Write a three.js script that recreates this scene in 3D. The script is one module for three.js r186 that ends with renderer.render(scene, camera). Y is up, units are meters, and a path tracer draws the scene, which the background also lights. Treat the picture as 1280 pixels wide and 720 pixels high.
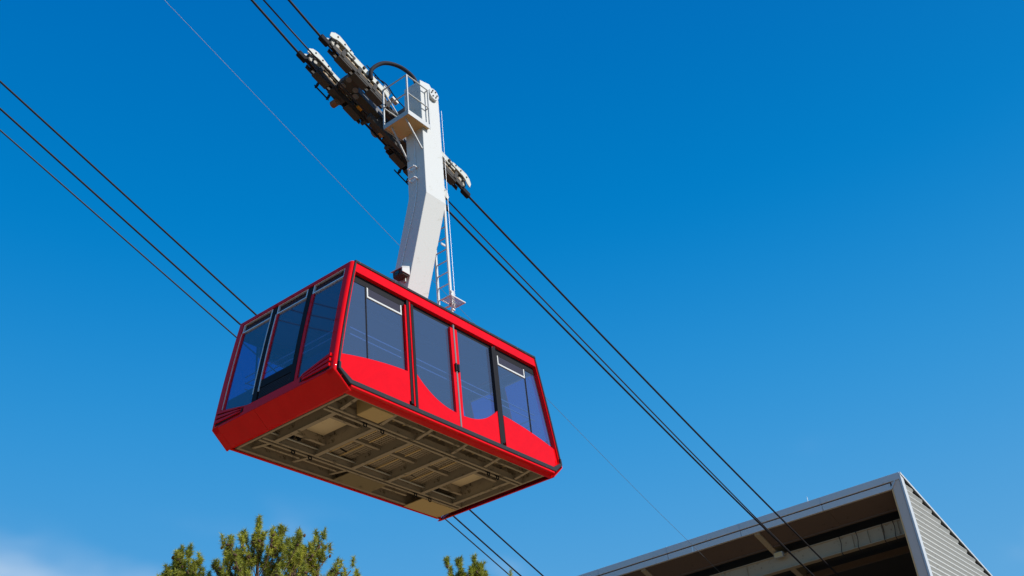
import * as THREE from 'three';
import { mergeGeometries } from 'three/addons/utils/BufferGeometryUtils.js';
import { RoundedBoxGeometry } from 'three/addons/geometries/RoundedBoxGeometry.js';
import { ImprovedNoise } from 'three/addons/math/ImprovedNoise.js';

// ------------------------------------------------------------------ camera, sky, sun, exposure
const V = (x, y, z) => new THREE.Vector3(x, y, z);
const scene = new THREE.Scene();
const camera = new THREE.PerspectiveCamera(30.12, 16 / 9, 0.1, 2000);
camera.position.set(0, 1.6, 0);
camera.up.set(-0.372, 0.841, 0.393);
camera.lookAt(0.691 * 10, 1.6 + 0.534 * 10, -0.488 * 10);
const SUN = V(0.14, 0.53, 0.84).normalize();
const renderer = new THREE.WebGLRenderer({ antialias: true });
renderer.toneMapping = THREE.LinearToneMapping;
renderer.toneMappingExposure = 1;
renderer.shadowMap.enabled = true;

const { lerp, clamp, smoothstep } = THREE.MathUtils;
const noise = new ImprovedNoise();
function fbm(x, y, z, oct = 4) { let s = 0, a = 0.5; for (let i = 0; i < oct; i++) { s += a * noise.noise(x, y, z); x *= 2.03; y *= 2.03; z *= 2.03; a *= 0.5; } return s; }
const lin = (c) => { c /= 255; return c <= 0.04045 ? c / 12.92 : Math.pow((c + 0.055) / 1.055, 2.4); };
{
  // clear deep-blue sky that pales towards the horizon and towards the sun, thin cirrus low down
  const key = [[-90, 150, 150, 140], [-1, 140, 178, 212], [0, 145, 190, 228], [8, 116, 178, 225], [14, 93, 166, 220], [20, 70, 156, 218], [24, 50, 149, 215], [33, 3, 130, 204], [39, 0, 120, 194], [47, 0, 109, 187], [65, 0, 94, 174], [90, 0, 84, 164]];
  const W = 1024, H = 512, data = new Float32Array(W * H * 4);
  for (let r = 0; r < H; r++) {
    const el = ((r + 0.5) / H - 0.5) * Math.PI, e = el * 180 / Math.PI;
    const clear = [0, 0, 0];                                 // the table, smoothed over seven degrees
    for (let d = -3; d <= 3; d++) {
      const ed = e < 2 ? e : Math.max(0.5, e + d * 1.2); let k = 0; while (k < key.length - 2 && key[k + 1][0] < ed) k++;
      const t = clamp((ed - key[k][0]) / (key[k + 1][0] - key[k][0]), 0, 1);
      for (let j = 0; j < 3; j++) clear[j] += lerp(lin(key[k][j + 1]), lin(key[k + 1][j + 1]), t) / 7;
    }
    for (let c = 0; c < W; c++) {
      const az = ((c + 0.5) / W - 0.5) * 2 * Math.PI, x = Math.cos(az) * Math.cos(el), y = Math.sin(el), z = Math.sin(az) * Math.cos(el);
      const g = Math.max(0, x * SUN.x + y * SUN.y + z * SUN.z), glow = 0.03 * g * g * g + 0.22 * Math.pow(g, 14);
      let cl = 0;
      if (y > 0.02) {
        const q = 1 / (y + 0.12), u = x * q, v = z * q;
        const n = fbm(u * 0.9 + 49.6, v * 2.1 + 1.7, 19.02, 5), w = fbm(u * 2.4 + 12, v * 5 + 4, 8.1, 4);
        const k = fbm(u * 6, v * 15 + 2, 5.5, 4); cl = smoothstep(n + 0.35 * w, 0.0, 0.4) * (1 - smoothstep(e + 5 * w, 16.5, 22)) * clamp(0.75 + 1.1 * k, 0.3, 1);
      }
      const i = (r * W + c) * 4, wt = [0.62, 0.74, 0.88];
      for (let j = 0; j < 3; j++) {
        let s = clear[j] + glow * [1, 0.9, 0.8][j];
        data[i + j] = lerp(s, wt[j], cl);
      }
      data[i + 3] = 1;
    }
  }
  const sky = new THREE.DataTexture(data, W, H, THREE.RGBAFormat, THREE.FloatType);
  sky.mapping = THREE.EquirectangularReflectionMapping; sky.magFilter = THREE.LinearFilter; sky.needsUpdate = true;
  scene.background = sky; scene.environment = sky;
}
const sun = new THREE.DirectionalLight(new THREE.Color().setRGB(1, 0.955, 0.88), 4.7);
sun.castShadow = true;
sun.position.copy(SUN).multiplyScalar(80).add(V(14, 10, -14)); sun.target.position.set(14, 10, -14);
Object.assign(sun.shadow.camera, { left: -45, right: 45, top: 45, bottom: -45, near: 1, far: 220 });
sun.shadow.mapSize.set(4096, 4096); sun.shadow.bias = -0.0005;
scene.add(sun, sun.target);

// ------------------------------------------------------------------ helpers
function rng(seed) { let s = seed >>> 0; return () => { s = (s + 0x6D2B79F5) | 0; let t = Math.imul(s ^ (s >>> 15), 1 | s); t = (t + Math.imul(t ^ (t >>> 7), 61 | t)) ^ t; return ((t ^ (t >>> 14)) >>> 0) / 4294967296; }; }
// the tram's own axes: origin under the middle of the cabin, x along the ropes downhill, y up, z towards the second photograph edge
const O = V(13.749, 9.709, -12.688), GROUND = -O.y;
const names = new Map();
function numbered(n) { const k = names.get(n) ?? 0; names.set(n, k + 1); return k ? `${n}_${String(k).padStart(3, '0')}` : n; }
function thing(name, label, category, base, group) {      // base in tram axes
  const o = new THREE.Group(); o.name = numbered(name); o.position.copy(O).add(base); o.off = base.clone(); scene.add(o);
  o.userData = { label, category }; if (group) o.userData.group = group; return o;
}
function finish(g) {                                       // flat list of triangles with uv in metres
  if (g.index) g = g.toNonIndexed();
  if (!g.attributes.normal) g.computeVertexNormals();
  const p = g.attributes.position, uv = new Float32Array(p.count * 2), a = V(), b = V(), c = V(), n = V();
  for (let i = 0; i < p.count; i += 3) {
    a.fromBufferAttribute(p, i); b.fromBufferAttribute(p, i + 1); c.fromBufferAttribute(p, i + 2);
    n.crossVectors(b.clone().sub(a), c.clone().sub(a)); const ax = Math.abs(n.x), ay = Math.abs(n.y), az = Math.abs(n.z);
    [a, b, c].forEach((q, k) => { const [u, v] = ax > ay && ax > az ? [q.z, q.y] : ay > az ? [q.x, q.z] : [q.x, q.y]; uv[(i + k) * 2] = u; uv[(i + k) * 2 + 1] = v; });
  }
  g.setAttribute('uv', new THREE.BufferAttribute(uv, 2));
  for (const k of Object.keys(g.attributes)) if (!['position', 'normal', 'uv', 'color'].includes(k)) g.deleteAttribute(k);
  return g;
}
const join = (list) => { const f = list.flat(9).map(finish); return f.length > 1 ? mergeGeometries(f) : f[0]; };
function part(name, geos, mat, parent, label) {            // geometry in tram axes
  const m = new THREE.Mesh(join([geos]), mat); m.name = name; m.castShadow = m.receiveShadow = true;
  let root = parent; while (root && !root.off) root = root.parent;
  m.geometry.translate(-root.off.x, -root.off.y, -root.off.z);
  if (label) m.userData.label = label;
  parent.add(m); return m;
}
function sub(name, parent) { const g = new THREE.Group(); g.name = name; parent.add(g); return g; }
const box = (x0, x1, y0, y1, z0, z1) => new THREE.BoxGeometry(x1 - x0, y1 - y0, z1 - z0).translate((x0 + x1) / 2, (y0 + y1) / 2, (z0 + z1) / 2);
const rbox = (x0, x1, y0, y1, z0, z1, r = 0.02, s = 2) => new RoundedBoxGeometry(x1 - x0, y1 - y0, z1 - z0, s, Math.min(r, 0.49 * Math.min(x1 - x0, y1 - y0, z1 - z0))).translate((x0 + x1) / 2, (y0 + y1) / 2, (z0 + z1) / 2);
function frame(a, b, up = V(0, 1, 0)) { const z = b.clone().sub(a).normalize(); if (Math.abs(z.dot(up)) > 0.98) up = V(1, 0, 0); const x = up.clone().cross(z).normalize(), y = z.clone().cross(x); return new THREE.Matrix4().makeBasis(x, y, z).setPosition(a.clone().add(b).multiplyScalar(0.5)); }
const bar = (a, b, w, h = w, up) => new THREE.BoxGeometry(w, h, a.distanceTo(b)).applyMatrix4(frame(a, b, up));
const rod = (a, b, r, r2 = r, n = 10) => new THREE.CylinderGeometry(r2, r, a.distanceTo(b), n).rotateX(Math.PI / 2).applyMatrix4(frame(a, b));
const tube = (pts, r, seg = 40, n = 8) => new THREE.TubeGeometry(new THREE.CatmullRomCurve3(pts), seg, r, n);
function sheet(P, nu, nv, flip) {
  const pos = [], idx = [];
  for (let j = 0; j <= nv; j++) for (let i = 0; i <= nu; i++) pos.push(...P(i / nu, j / nv).toArray());
  for (let j = 0; j < nv; j++) for (let i = 0; i < nu; i++) { const a = j * (nu + 1) + i, b = a + 1, c = a + nu + 1, d = c + 1; flip ? idx.push(a, c, b, b, c, d) : idx.push(a, b, c, b, d, c); }
  const g = new THREE.BufferGeometry(); g.setAttribute('position', new THREE.Float32BufferAttribute(pos, 3)); g.setIndex(idx); g.computeVertexNormals(); return g;
}
function slab(P, nu, nv, t, flip) {                        // P(a, b, w): a closed plate, outer face at w = 0
  return [sheet((a, b) => P(a, b, 0), nu, nv, flip), sheet((a, b) => P(a, b, -t), nu, nv, !flip),
    sheet((a, b) => P(a, 0, -t * (1 - b)), nu, 1, flip), sheet((a, b) => P(a, 1, -t * b), nu, 1, flip),
    sheet((a, b) => P(0, a, -t * b), nv, 1, flip), sheet((a, b) => P(1, a, -t * (1 - b)), nv, 1, flip)];
}
function poly(pts, d0, d1, bevel = 0) {                    // polygon in (x, y), extruded along z from d0 to d1
  const s = new THREE.Shape(pts.map(([x, y]) => new THREE.Vector2(x, y)));
  return new THREE.ExtrudeGeometry(s, { depth: d1 - d0 - 2 * bevel, bevelEnabled: bevel > 0, bevelSize: bevel, bevelOffset: -bevel, bevelThickness: bevel, bevelSegments: 2 }).translate(0, 0, d0 + bevel);
}
function rope(pts, r, n = 10) {                            // tube along points in a vertical plane
  const pos = [], idx = [], zx = V(0, 0, 1);
  pts.forEach((p, i) => { const d = (pts[i + 1] ?? p).clone().sub(pts[i - 1] ?? p).normalize(), u = zx.clone().cross(d).normalize();
    for (let k = 0; k < n; k++) { const t = k / n * Math.PI * 2; pos.push(...p.clone().addScaledVector(zx, Math.cos(t) * r).addScaledVector(u, Math.sin(t) * r).toArray()); } });
  for (let i = 0; i < pts.length - 1; i++) for (let k = 0; k < n; k++) { const a = i * n + k, b = i * n + (k + 1) % n; idx.push(a, b, a + n, b, b + n, a + n); }
  const g = new THREE.BufferGeometry(); g.setAttribute('position', new THREE.Float32BufferAttribute(pos, 3)); g.setIndex(idx); g.computeVertexNormals(); return g;
}
// textures
function tex(size, metres, f, srgb = false) {
  const d = new Uint8Array(size * size * 4);
  for (let j = 0; j < size; j++) for (let i = 0; i < size; i++) { const c = f(i / size, j / size), k = (j * size + i) * 4; for (let m = 0; m < 3; m++) d[k + m] = clamp(Math.round(255 * (c.length ? c[m] : c)), 0, 255); d[k + 3] = 255; }
  const t = new THREE.DataTexture(d, size, size); t.wrapS = t.wrapT = THREE.RepeatWrapping; t.magFilter = THREE.LinearFilter; t.minFilter = THREE.LinearMipmapLinearFilter; t.generateMipmaps = true;
  t.repeat.set(1 / metres, 1 / metres); if (srgb) t.colorSpace = THREE.SRGBColorSpace; t.needsUpdate = true; return t;
}
function tileNoise(u, v, f, s, oct = 4) {                  // noise that repeats without a seam
  const a = u * 2 * Math.PI, b = v * 2 * Math.PI, R = f / 6.283;
  return fbm(Math.cos(a) * R + s, Math.sin(a) * R + Math.cos(b) * R * 1.3 + s * 2, Math.sin(b) * R + s * 0.7, oct);
}
const smudge = tex(256, 1.7, (u, v) => 0.55 + 0.7 * tileNoise(u, v, 9, 3.1) + 0.25 * tileNoise(u, v, 40, 7.7));
const dirtMap = (base, dirt, amount, s, metres = 1.3) => tex(256, metres, (u, v) => { const n = smoothstep(tileNoise(u, v, 8, s) + 0.5 * tileNoise(u, v, 34, s + 4), 0.3 - amount, 0.62 - amount); return base.map((c, i) => lerp(c, dirt[i], n)); }, true);
const wavy = tex(256, 2.6, (u, v) => 0.5 + 0.8 * tileNoise(u, v, 5, 4.3, 2));
const hexs = (h) => [1, 3, 5].map((i) => parseInt(h.slice(i, i + 2), 16) / 255);
const std = (o) => new THREE.MeshStandardMaterial(o), phy = (o) => new THREE.MeshPhysicalMaterial(o);
const rgb = (r, g, b) => new THREE.Color().setRGB(r, g, b);
const M = {
  red: phy({ map: tex(256, 2.3, (u, v) => { const n = tileNoise(u, v, 7, 2.7) + 0.5 * tileNoise(u, v, 45, 6.2); return [0.855 + 0.05 * n, 0.032 + 0.02 * Math.max(0, n), 0.07 + 0.02 * Math.max(0, n)]; }, true), bumpMap: wavy, bumpScale: 0.006, roughness: 0.9, specularIntensity: 0.05, clearcoat: 0.45, clearcoatRoughness: 0.05 }),
  black: phy({ color: rgb(0.016, 0.016, 0.02), roughness: 0.7, specularIntensity: 0.25 }),
  rubber: phy({ map: dirtMap(hexs('#2f2f36'), hexs('#6d675f'), -0.06, 6.1, 0.9), roughness: 0.75, specularIntensity: 0.4 }),
  white: phy({ map: dirtMap(hexs('#cccdcb'), hexs('#bdbbb3'), 0.03, 5.5, 1.6), roughness: 0.65, specularIntensity: 0.35, clearcoat: 0.2, clearcoatRoughness: 0.1 }),
  alu: std({ color: rgb(0.78, 0.78, 0.78), roughness: 0.4, metalness: 0.3 }),
  galv: std({ map: dirtMap(hexs('#b4b6b6'), hexs('#85827b'), 0.05, 2.2, 0.6), roughness: 0.55, metalness: 0.35 }),
  beam: std({ map: dirtMap(hexs('#a1978a'), hexs('#574f45'), 0.12, 6.3), roughness: 0.7 }),
  pale: std({ map: dirtMap(hexs('#d8cbb0'), hexs('#a8987a'), 0.05, 8.3), roughness: 0.6 }),
  cover: std({ map: dirtMap(hexs('#c4ae82'), hexs('#9d875e'), 0.0, 1.4), roughness: 0.65 }),
  greyCover: std({ map: dirtMap(hexs('#847860'), hexs('#5d5240'), 0.05, 4.4), roughness: 0.7 }),
  inside: std({ color: rgb(0.16, 0.17, 0.2), roughness: 0.8 }),
  lining: std({ color: rgb(0.03, 0.035, 0.07), roughness: 0.7 }),
  ceiling: std({ color: rgb(0.11, 0.12, 0.16), roughness: 0.8 }),
  glass: phy({ color: rgb(0.25, 0.37, 0.68), roughness: 0.03, transmission: 0.82, thickness: 0, ior: 1.75, specularIntensity: 1 }),
  smoke: phy({ color: rgb(0.05, 0.045, 0.06), roughness: 0.25, specularIntensity: 0.4 }),
  ventPane: phy({ color: rgb(0.045, 0.012, 0.012), roughness: 0.3, specularIntensity: 0.3 }),
  steel: std({ map: dirtMap(hexs('#cfcabf'), hexs('#7b4a2a'), 0.0, 8.8, 0.5), roughness: 0.55, metalness: 0.1 }),
  dark: phy({ map: dirtMap(hexs('#474543'), hexs('#664a33'), 0.02, 3.9, 0.35), roughness: 0.75, specularIntensity: 0.4 }),
  midGrey: std({ map: dirtMap(hexs('#6b6d71'), hexs('#463e36'), 0.0, 2.9, 0.6), roughness: 0.7 }),
  liner: std({ color: rgb(0.42, 0.4, 0.36), roughness: 0.7 }),
  rust: std({ color: rgb(0.2, 0.08, 0.035), roughness: 0.8 }),
  tan: std({ map: dirtMap(hexs('#a88d68'), hexs('#5f3a22'), 0.08, 4.7, 0.3), roughness: 0.75 }),
  headPaint: std({ map: dirtMap(hexs('#c2c4bd'), hexs('#94866c'), 0.06, 2.6, 0.4), roughness: 0.55 }),
  yellow: std({ color: rgb(0.6, 0.34, 0.03), roughness: 0.6 }),
  rope: phy({ color: rgb(0.012, 0.010, 0.012), roughness: 0.6, specularIntensity: 0.5 }),
  haul: phy({ color: rgb(0.022, 0.021, 0.024), roughness: 0.55, specularIntensity: 0.7 }),
  wire: std({ color: rgb(0.2, 0.22, 0.25), roughness: 0.5, metalness: 0.5 }),
  lens: phy({ color: rgb(0.01, 0.01, 0.012), roughness: 0.1, clearcoat: 1 }),
  clad: std({ map: dirtMap(hexs('#b4b4b1'), hexs('#9c9b97'), 0.04, 7.1, 1.7), roughness: 0.6 }),
  trim: std({ color: rgb(0.5, 0.53, 0.56), roughness: 0.6 }),
  fascia: std({ map: dirtMap(hexs('#cfc8c6'), hexs('#b8b0ac'), 0.0, 6.6, 2.2), roughness: 0.5, metalness: 0.2 }),
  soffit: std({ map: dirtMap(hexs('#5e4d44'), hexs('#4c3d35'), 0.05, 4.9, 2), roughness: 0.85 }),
  post: std({ map: dirtMap(hexs('#cdb9ad'), hexs('#b3a092'), 0.0, 3.7, 1.2), roughness: 0.6 }),
  structure: std({ map: dirtMap(hexs('#a3947e'), hexs('#7d6f5b'), 0.05, 5.9, 1.6), roughness: 0.7 }),
  purlin: std({ color: rgb(0.03, 0.028, 0.026), roughness: 0.8 }),
  orange: std({ color: rgb(0.72, 0.42, 0.18), roughness: 0.7 }),
  concrete: std({ map: dirtMap(hexs('#a8a49b'), hexs('#89847a'), 0.05, 3.3, 3), roughness: 0.9 }),
};

// ------------------------------------------------------------------ ground
{
  const g = new THREE.PlaneGeometry(1600, 1600, 1, 1).rotateX(-Math.PI / 2);
  const wood = tex(512, 24, (u, v) => { const k = clamp(0.5 + 0.9 * tileNoise(u, v, 24, 1.1, 5) + 0.4 * tileNoise(u, v, 90, 4.4, 3), 0, 1); return [lerp(0.2, 0.36, k), lerp(0.24, 0.33, k), lerp(0.12, 0.2, k)]; }, true);
  const m = new THREE.Mesh(finish(g), std({ map: wood, roughness: 1 })); m.name = 'ground'; m.userData.kind = 'structure'; m.userData.label = 'dark woodland floor round the station'; m.receiveShadow = true; scene.add(m);
  const pave = tex(512, 8, (u, v) => { const k = clamp(0.5 + 0.6 * tileNoise(u, v, 18, 2.1, 5) + 0.4 * tileNoise(u, v, 80, 6.4, 3), 0, 1); return [lerp(0.6, 0.74, k), lerp(0.49, 0.6, k), lerp(0.33, 0.42, k)]; }, true);
  const q = new THREE.Mesh(finish(new THREE.BoxGeometry(46, 0.1, 38).translate(11, -0.03, -9)), std({ map: pave, roughness: 0.95 })); q.name = 'bounce_paving'; q.userData.kind = 'structure'; q.userData.label = 'added unseen pale paving that bounces light onto the cabin underside'; q.receiveShadow = true; scene.add(q);  // unseen paving, added to throw warm light up at the cabin underside
}

// ------------------------------------------------------------------ station building
const XS = 20, ZE = 3.2, ZW = -14.2, XB = 33, PITCH = 0.264, roofY = (x) => 4.17 - PITCH * (x - XS);
{
  const st = thing('station_building', 'grey metal cable car station with sloping roof and ribbed side wall', 'building', V(XS + 6, GROUND, ZE - 8));
  // roof deck
  part('roof', poly([[XS + 0.02, roofY(XS + 0.02) - 0.1], [XB + 0.3, roofY(XB + 0.3) - 0.1], [XB + 0.3, roofY(XB + 0.3) - 0.005], [XS + 0.02, roofY(XS + 0.02) - 0.005]], ZW, ZE + 0.076), M.purlin, st);
  // fascia panels in three-metre lengths, with a gap between the upper and the lower band
  const joints = [ZE + 0.06, 0.49, -2.58, -5.55, -8.56, -11.5, ZW];
  for (let i = 0; i < joints.length - 1; i++) {
    const z1 = joints[i] - 0.012, z0 = joints[i + 1];
    part('fascia_panel', rbox(XS - 0.05, XS + 0.015, 3.955, 4.185, z0, z1, 0.012), M.fascia, st);
    part('lower_fascia_panel', rbox(XS - 0.02, XS + 0.1, 3.715, 3.925, z0, i ? z1 : ZE - 0.33, 0.01), M.fascia, st);
    if (i) part('joint_cover', box(XS - 0.056, XS - 0.0505, 3.96, 4.18, joints[i] - 0.03, joints[i] + 0.02), M.trim, st);
  }
  part('fascia_recess', box(XS + 0.03, XS + 0.09, 3.92, 3.96, ZW, ZE - 0.05), M.rust, st);
  part('bracket', box(XS - 0.025, XS - 0.021, 3.74, 3.92, -4.55, -4.5), M.alu, st);
  part('roof_spike', rod(V(XS, 4.18, 0.05), V(XS, 4.36, 0.05), 0.008), M.alu, st);
  // soffit between the rafters
  const rz = [-2.06, -6.72, -11.4];
  for (let i = 0; i < rz.length; i++) {
    const z1 = i ? rz[i - 1] - 0.11 : ZE - 0.05, z0 = rz[i] + 0.11;
    for (let k = 0; k < 2; k++) {
      const n = 2, a = lerp(z0, z1, k / n) + (k ? 0.008 : 0), b = lerp(z0, z1, (k + 1) / n);
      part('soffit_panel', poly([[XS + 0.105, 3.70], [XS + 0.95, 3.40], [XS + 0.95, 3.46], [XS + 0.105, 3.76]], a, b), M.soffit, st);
    }
    part('rafter', poly([[XS + 0.11, 3.74], [XS + 0.11, 3.66], [XS + 1.42, 3.2], [XB - 0.1, roofY(XB) - 0.5], [XB - 0.1, roofY(XB) - 0.11], [XS + 1.4, roofY(XS + 1.4) - 0.11]], rz[i] - 0.1, rz[i] + 0.1), M.structure, st);
  }
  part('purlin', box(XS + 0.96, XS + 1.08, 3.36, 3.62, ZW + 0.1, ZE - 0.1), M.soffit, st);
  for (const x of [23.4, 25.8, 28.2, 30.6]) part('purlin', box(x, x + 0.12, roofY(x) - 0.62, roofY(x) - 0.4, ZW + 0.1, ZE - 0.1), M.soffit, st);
  part('main_beam', [box(XS + 1.42, XS + 1.6, 2.68, 3.15, ZW + 0.05, ZE - 0.06), box(XS + 1.36, XS + 1.66, 3.15, 3.18, ZW + 0.05, ZE - 0.06), box(XS + 1.36, XS + 1.66, 2.65, 2.68, ZW + 0.05, ZE - 0.06)], M.structure, st);
  for (const z of [2.3, 1.75, 1.25, 0.7, -3.3, -4.2]) part('beam_stiffener', box(XS + 1.37, XS + 1.419, 2.685, 3.145, z, z + 0.03), M.structure, st);
  for (const z of [2.2, 1.82, 0.9, 0.3]) part('hanging_cable', tube([V(XS + 1.33, 3.2, z), V(XS + 1.31, 2.95, z + 0.03), V(XS + 1.32, 2.6, z - 0.02), V(XS + 1.36, 2.48, z + 0.06)], 0.012, 12, 5), M.black, st);
  // floodlight clamped to the beam
  const fl = sub('floodlight', st);
  part('lamp_housing', rbox(XS + 1.12, XS + 1.3, 3.03, 3.22, -2.05, -1.72, 0.02), M.galv, fl);
  part('lamp_glass', box(XS + 1.112, XS + 1.119, 3.05, 3.2, -2.03, -1.74), M.cover, fl);
  part('lamp_bracket', box(XS + 1.3, XS + 1.419, 3.08, 3.12, -1.93, -1.84), M.black, fl);
  // ribbed side wall: one folded sheet, cut to the slope of the roof
  const rib = 0.19, zo = ZE, strips = [];
  const prof = [[0, 0.06], [0.008, 0.062], [0.09, -0.004], [0.1, -0.006], [0.19, 0.06]];
  const x1 = (y) => Math.min(XB, XS + (4.10 - y) / PITCH);
  for (let y = 4.02; y > GROUND; y -= rib) for (let k = 0; k < prof.length - 1; k++) {
    const ya = y - prof[k][0], yb = y - prof[k + 1][0], za = zo + prof[k][1], zb = zo + prof[k + 1][1];
    strips.push(sheet((a, b) => { const yy = Math.max(GROUND, lerp(ya, yb, b)); return V(lerp(XS + 0.2, Math.max(XS + 0.21, x1(Math.max(ya, yb) + 0.02)), a), yy, lerp(za, zb, b)); }, 1, 1, true));
  }
  part('ribbed_wall', strips, M.clad, st, 'grey side wall of horizontal metal ribs');
  part('wall_lining', poly([[XS + 0.2, GROUND], [XB, GROUND], [XB, roofY(XB) - 0.12], [XS + 0.2, roofY(XS + 0.2) - 0.12]], ZE - 0.08, ZE - 0.03), M.purlin, st);
  part('corner_post', rbox(XS - 0.03, XS + 0.19, GROUND, 3.95, ZE - 0.28, ZE - 0.004, 0.01), M.post, st);
  part('corner_post', box(XS - 0.034, XS + 0.19, GROUND, 3.7, ZE - 0.32, ZE - 0.281), M.orange, st, 'orange-tan strip painted as reflected light on the inner edge of the corner post');  // orange colour painted in for the reflected light along this edge
  part('corner_trim', rbox(XS - 0.03, XS + 0.2, GROUND, 4.12, ZE + 0.061, ZE + 0.075, 0.005), M.trim, st);
  part('corner_trim', rbox(XS - 0.055, XS - 0.031, GROUND, 4.15, ZE + 0.01, ZE + 0.075, 0.006), M.trim, st);
  part('corner_brace', bar(V(XS - 0.04, 3.72, ZE - 0.33), V(XS - 0.04, 3.95, ZE - 0.14), 0.03, 0.05), M.trim, st);
  part('barge_trim', poly([[XS - 0.04, roofY(XS) - 0.06], [XB + 0.3, roofY(XB + 0.3) - 0.06], [XB + 0.3, roofY(XB + 0.3) + 0.02], [XS - 0.04, roofY(XS) + 0.02]], ZE + 0.078, ZE + 0.095), M.trim, st);
  part('back_wall', box(XB + 0.001, XB + 0.15, GROUND, roofY(XB) - 0.15, ZW, ZE - 0.07), M.concrete, st);
  part('far_wall', box(XS + 0.2, XB, GROUND, roofY(XB) - 0.15, ZW + 0.001, ZW + 0.2), M.concrete, st);
  part('platform_floor', box(XS + 1, XB - 0.01, GROUND, -6.4, ZW + 0.21, ZE - 0.07), M.concrete, st);
}

// ------------------------------------------------------------------ ropes
{
  const spline = (pts, z) => { const out = []; const c = new THREE.CatmullRomCurve3(pts.map(([x, y]) => V(x, y, z)), false, 'centripetal'); for (let i = 0; i <= 260; i++) out.push(c.getPoint(i / 260)); return out; };
  function ropeThing(name, label, cat, pts, z, r, mat, group) {
    const p = spline(pts, z), mid = p[130].clone();
    const m = new THREE.Mesh(finish(rope(p, r)), mat); m.geometry.translate(-mid.x, -mid.y, -mid.z); m.position.copy(O).add(mid); m.name = numbered(name); m.castShadow = m.receiveShadow = true;
    m.userData = { label, category: cat }; if (group) m.userData.group = group; scene.add(m);
  }
  const near = [[-60, 36.8], [-40, 26.6], [-20, 17.2], [-8, 11.66], [-3.4, 9.585], [-2.35, 9.115], [-1.2, 8.68], [0, 8.235], [1.2, 7.79], [2.3, 7.385], [8, 5.46], [13.9, 3.55], [20.1, 1.66], [26, -0.05], [33.05, -2.0]];
  const far = near.map(([x, y]) => [x, y + (x > 2.3 ? 0.015 : 0.0)]);
  ropeThing('track_rope', 'thick black rope under the carriage beam nearest the camera', 'rope', near, 0.35, 0.026, M.rope, 'ropes carrying the red cabin');
  ropeThing('track_rope', 'thick black rope under the carriage beam farther from the camera', 'rope', far, -0.35, 0.026, M.rope, 'ropes carrying the red cabin');
  ropeThing('haul_rope', 'thinner dark rope between the two carriage ropes', 'rope', [[-60, 36.3], [-40, 26.2], [-20, 16.9], [-8, 11.33], [-3.7, 9.5], [-2.4, 8.96], [-1, 8.4], [0, 8.0], [2, 7.24], [8, 5.15], [13.1, 3.41], [19, 1.49], [26, -0.55], [33.05, -2.5]], 0, 0.018, M.haul, 'ropes carrying the red cabin');
  const other = [[-60, 33.8], [-40, 25.6], [-20, 17.5], [-5, 11.44], [3, 8.19], [12.06, 4.5], [15.7, 3.05], [24, -0.2], [33.05, -3.7]];
  ropeThing('track_rope', 'uppermost of the three ropes passing behind the red cabin', 'rope', other, -8.15, 0.026, M.rope, 'ropes of the empty track behind');
  ropeThing('track_rope', 'middle one of the three ropes passing behind the red cabin', 'rope', other, -8.85, 0.026, M.rope, 'ropes of the empty track behind');
  ropeThing('haul_rope', 'lowest and thinnest of the three ropes behind the red cabin', 'rope', [[-60, 32.5], [-40, 24.4], [-20, 16.4], [-4.79, 10.39], [2.59, 7.47], [11.25, 4.09], [14.36, 2.87], [24, -0.9], [33.05, -4.4]], -8.5, 0.02, M.haul, 'ropes of the empty track behind');
  ropeThing('guy_wire', 'very thin pale wire passing behind the white hanger arm', 'wire', [[-60, 36.2], [-40, 27.8], [-20, 19.45], [-3.53, 12.63], [4.57, 9.28], [11.75, 6.37], [16.07, 4.68], [19.5, 3.42], [24, 1.75], [33.05, -1.6]], -4, 0.0055, M.wire);
}

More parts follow.
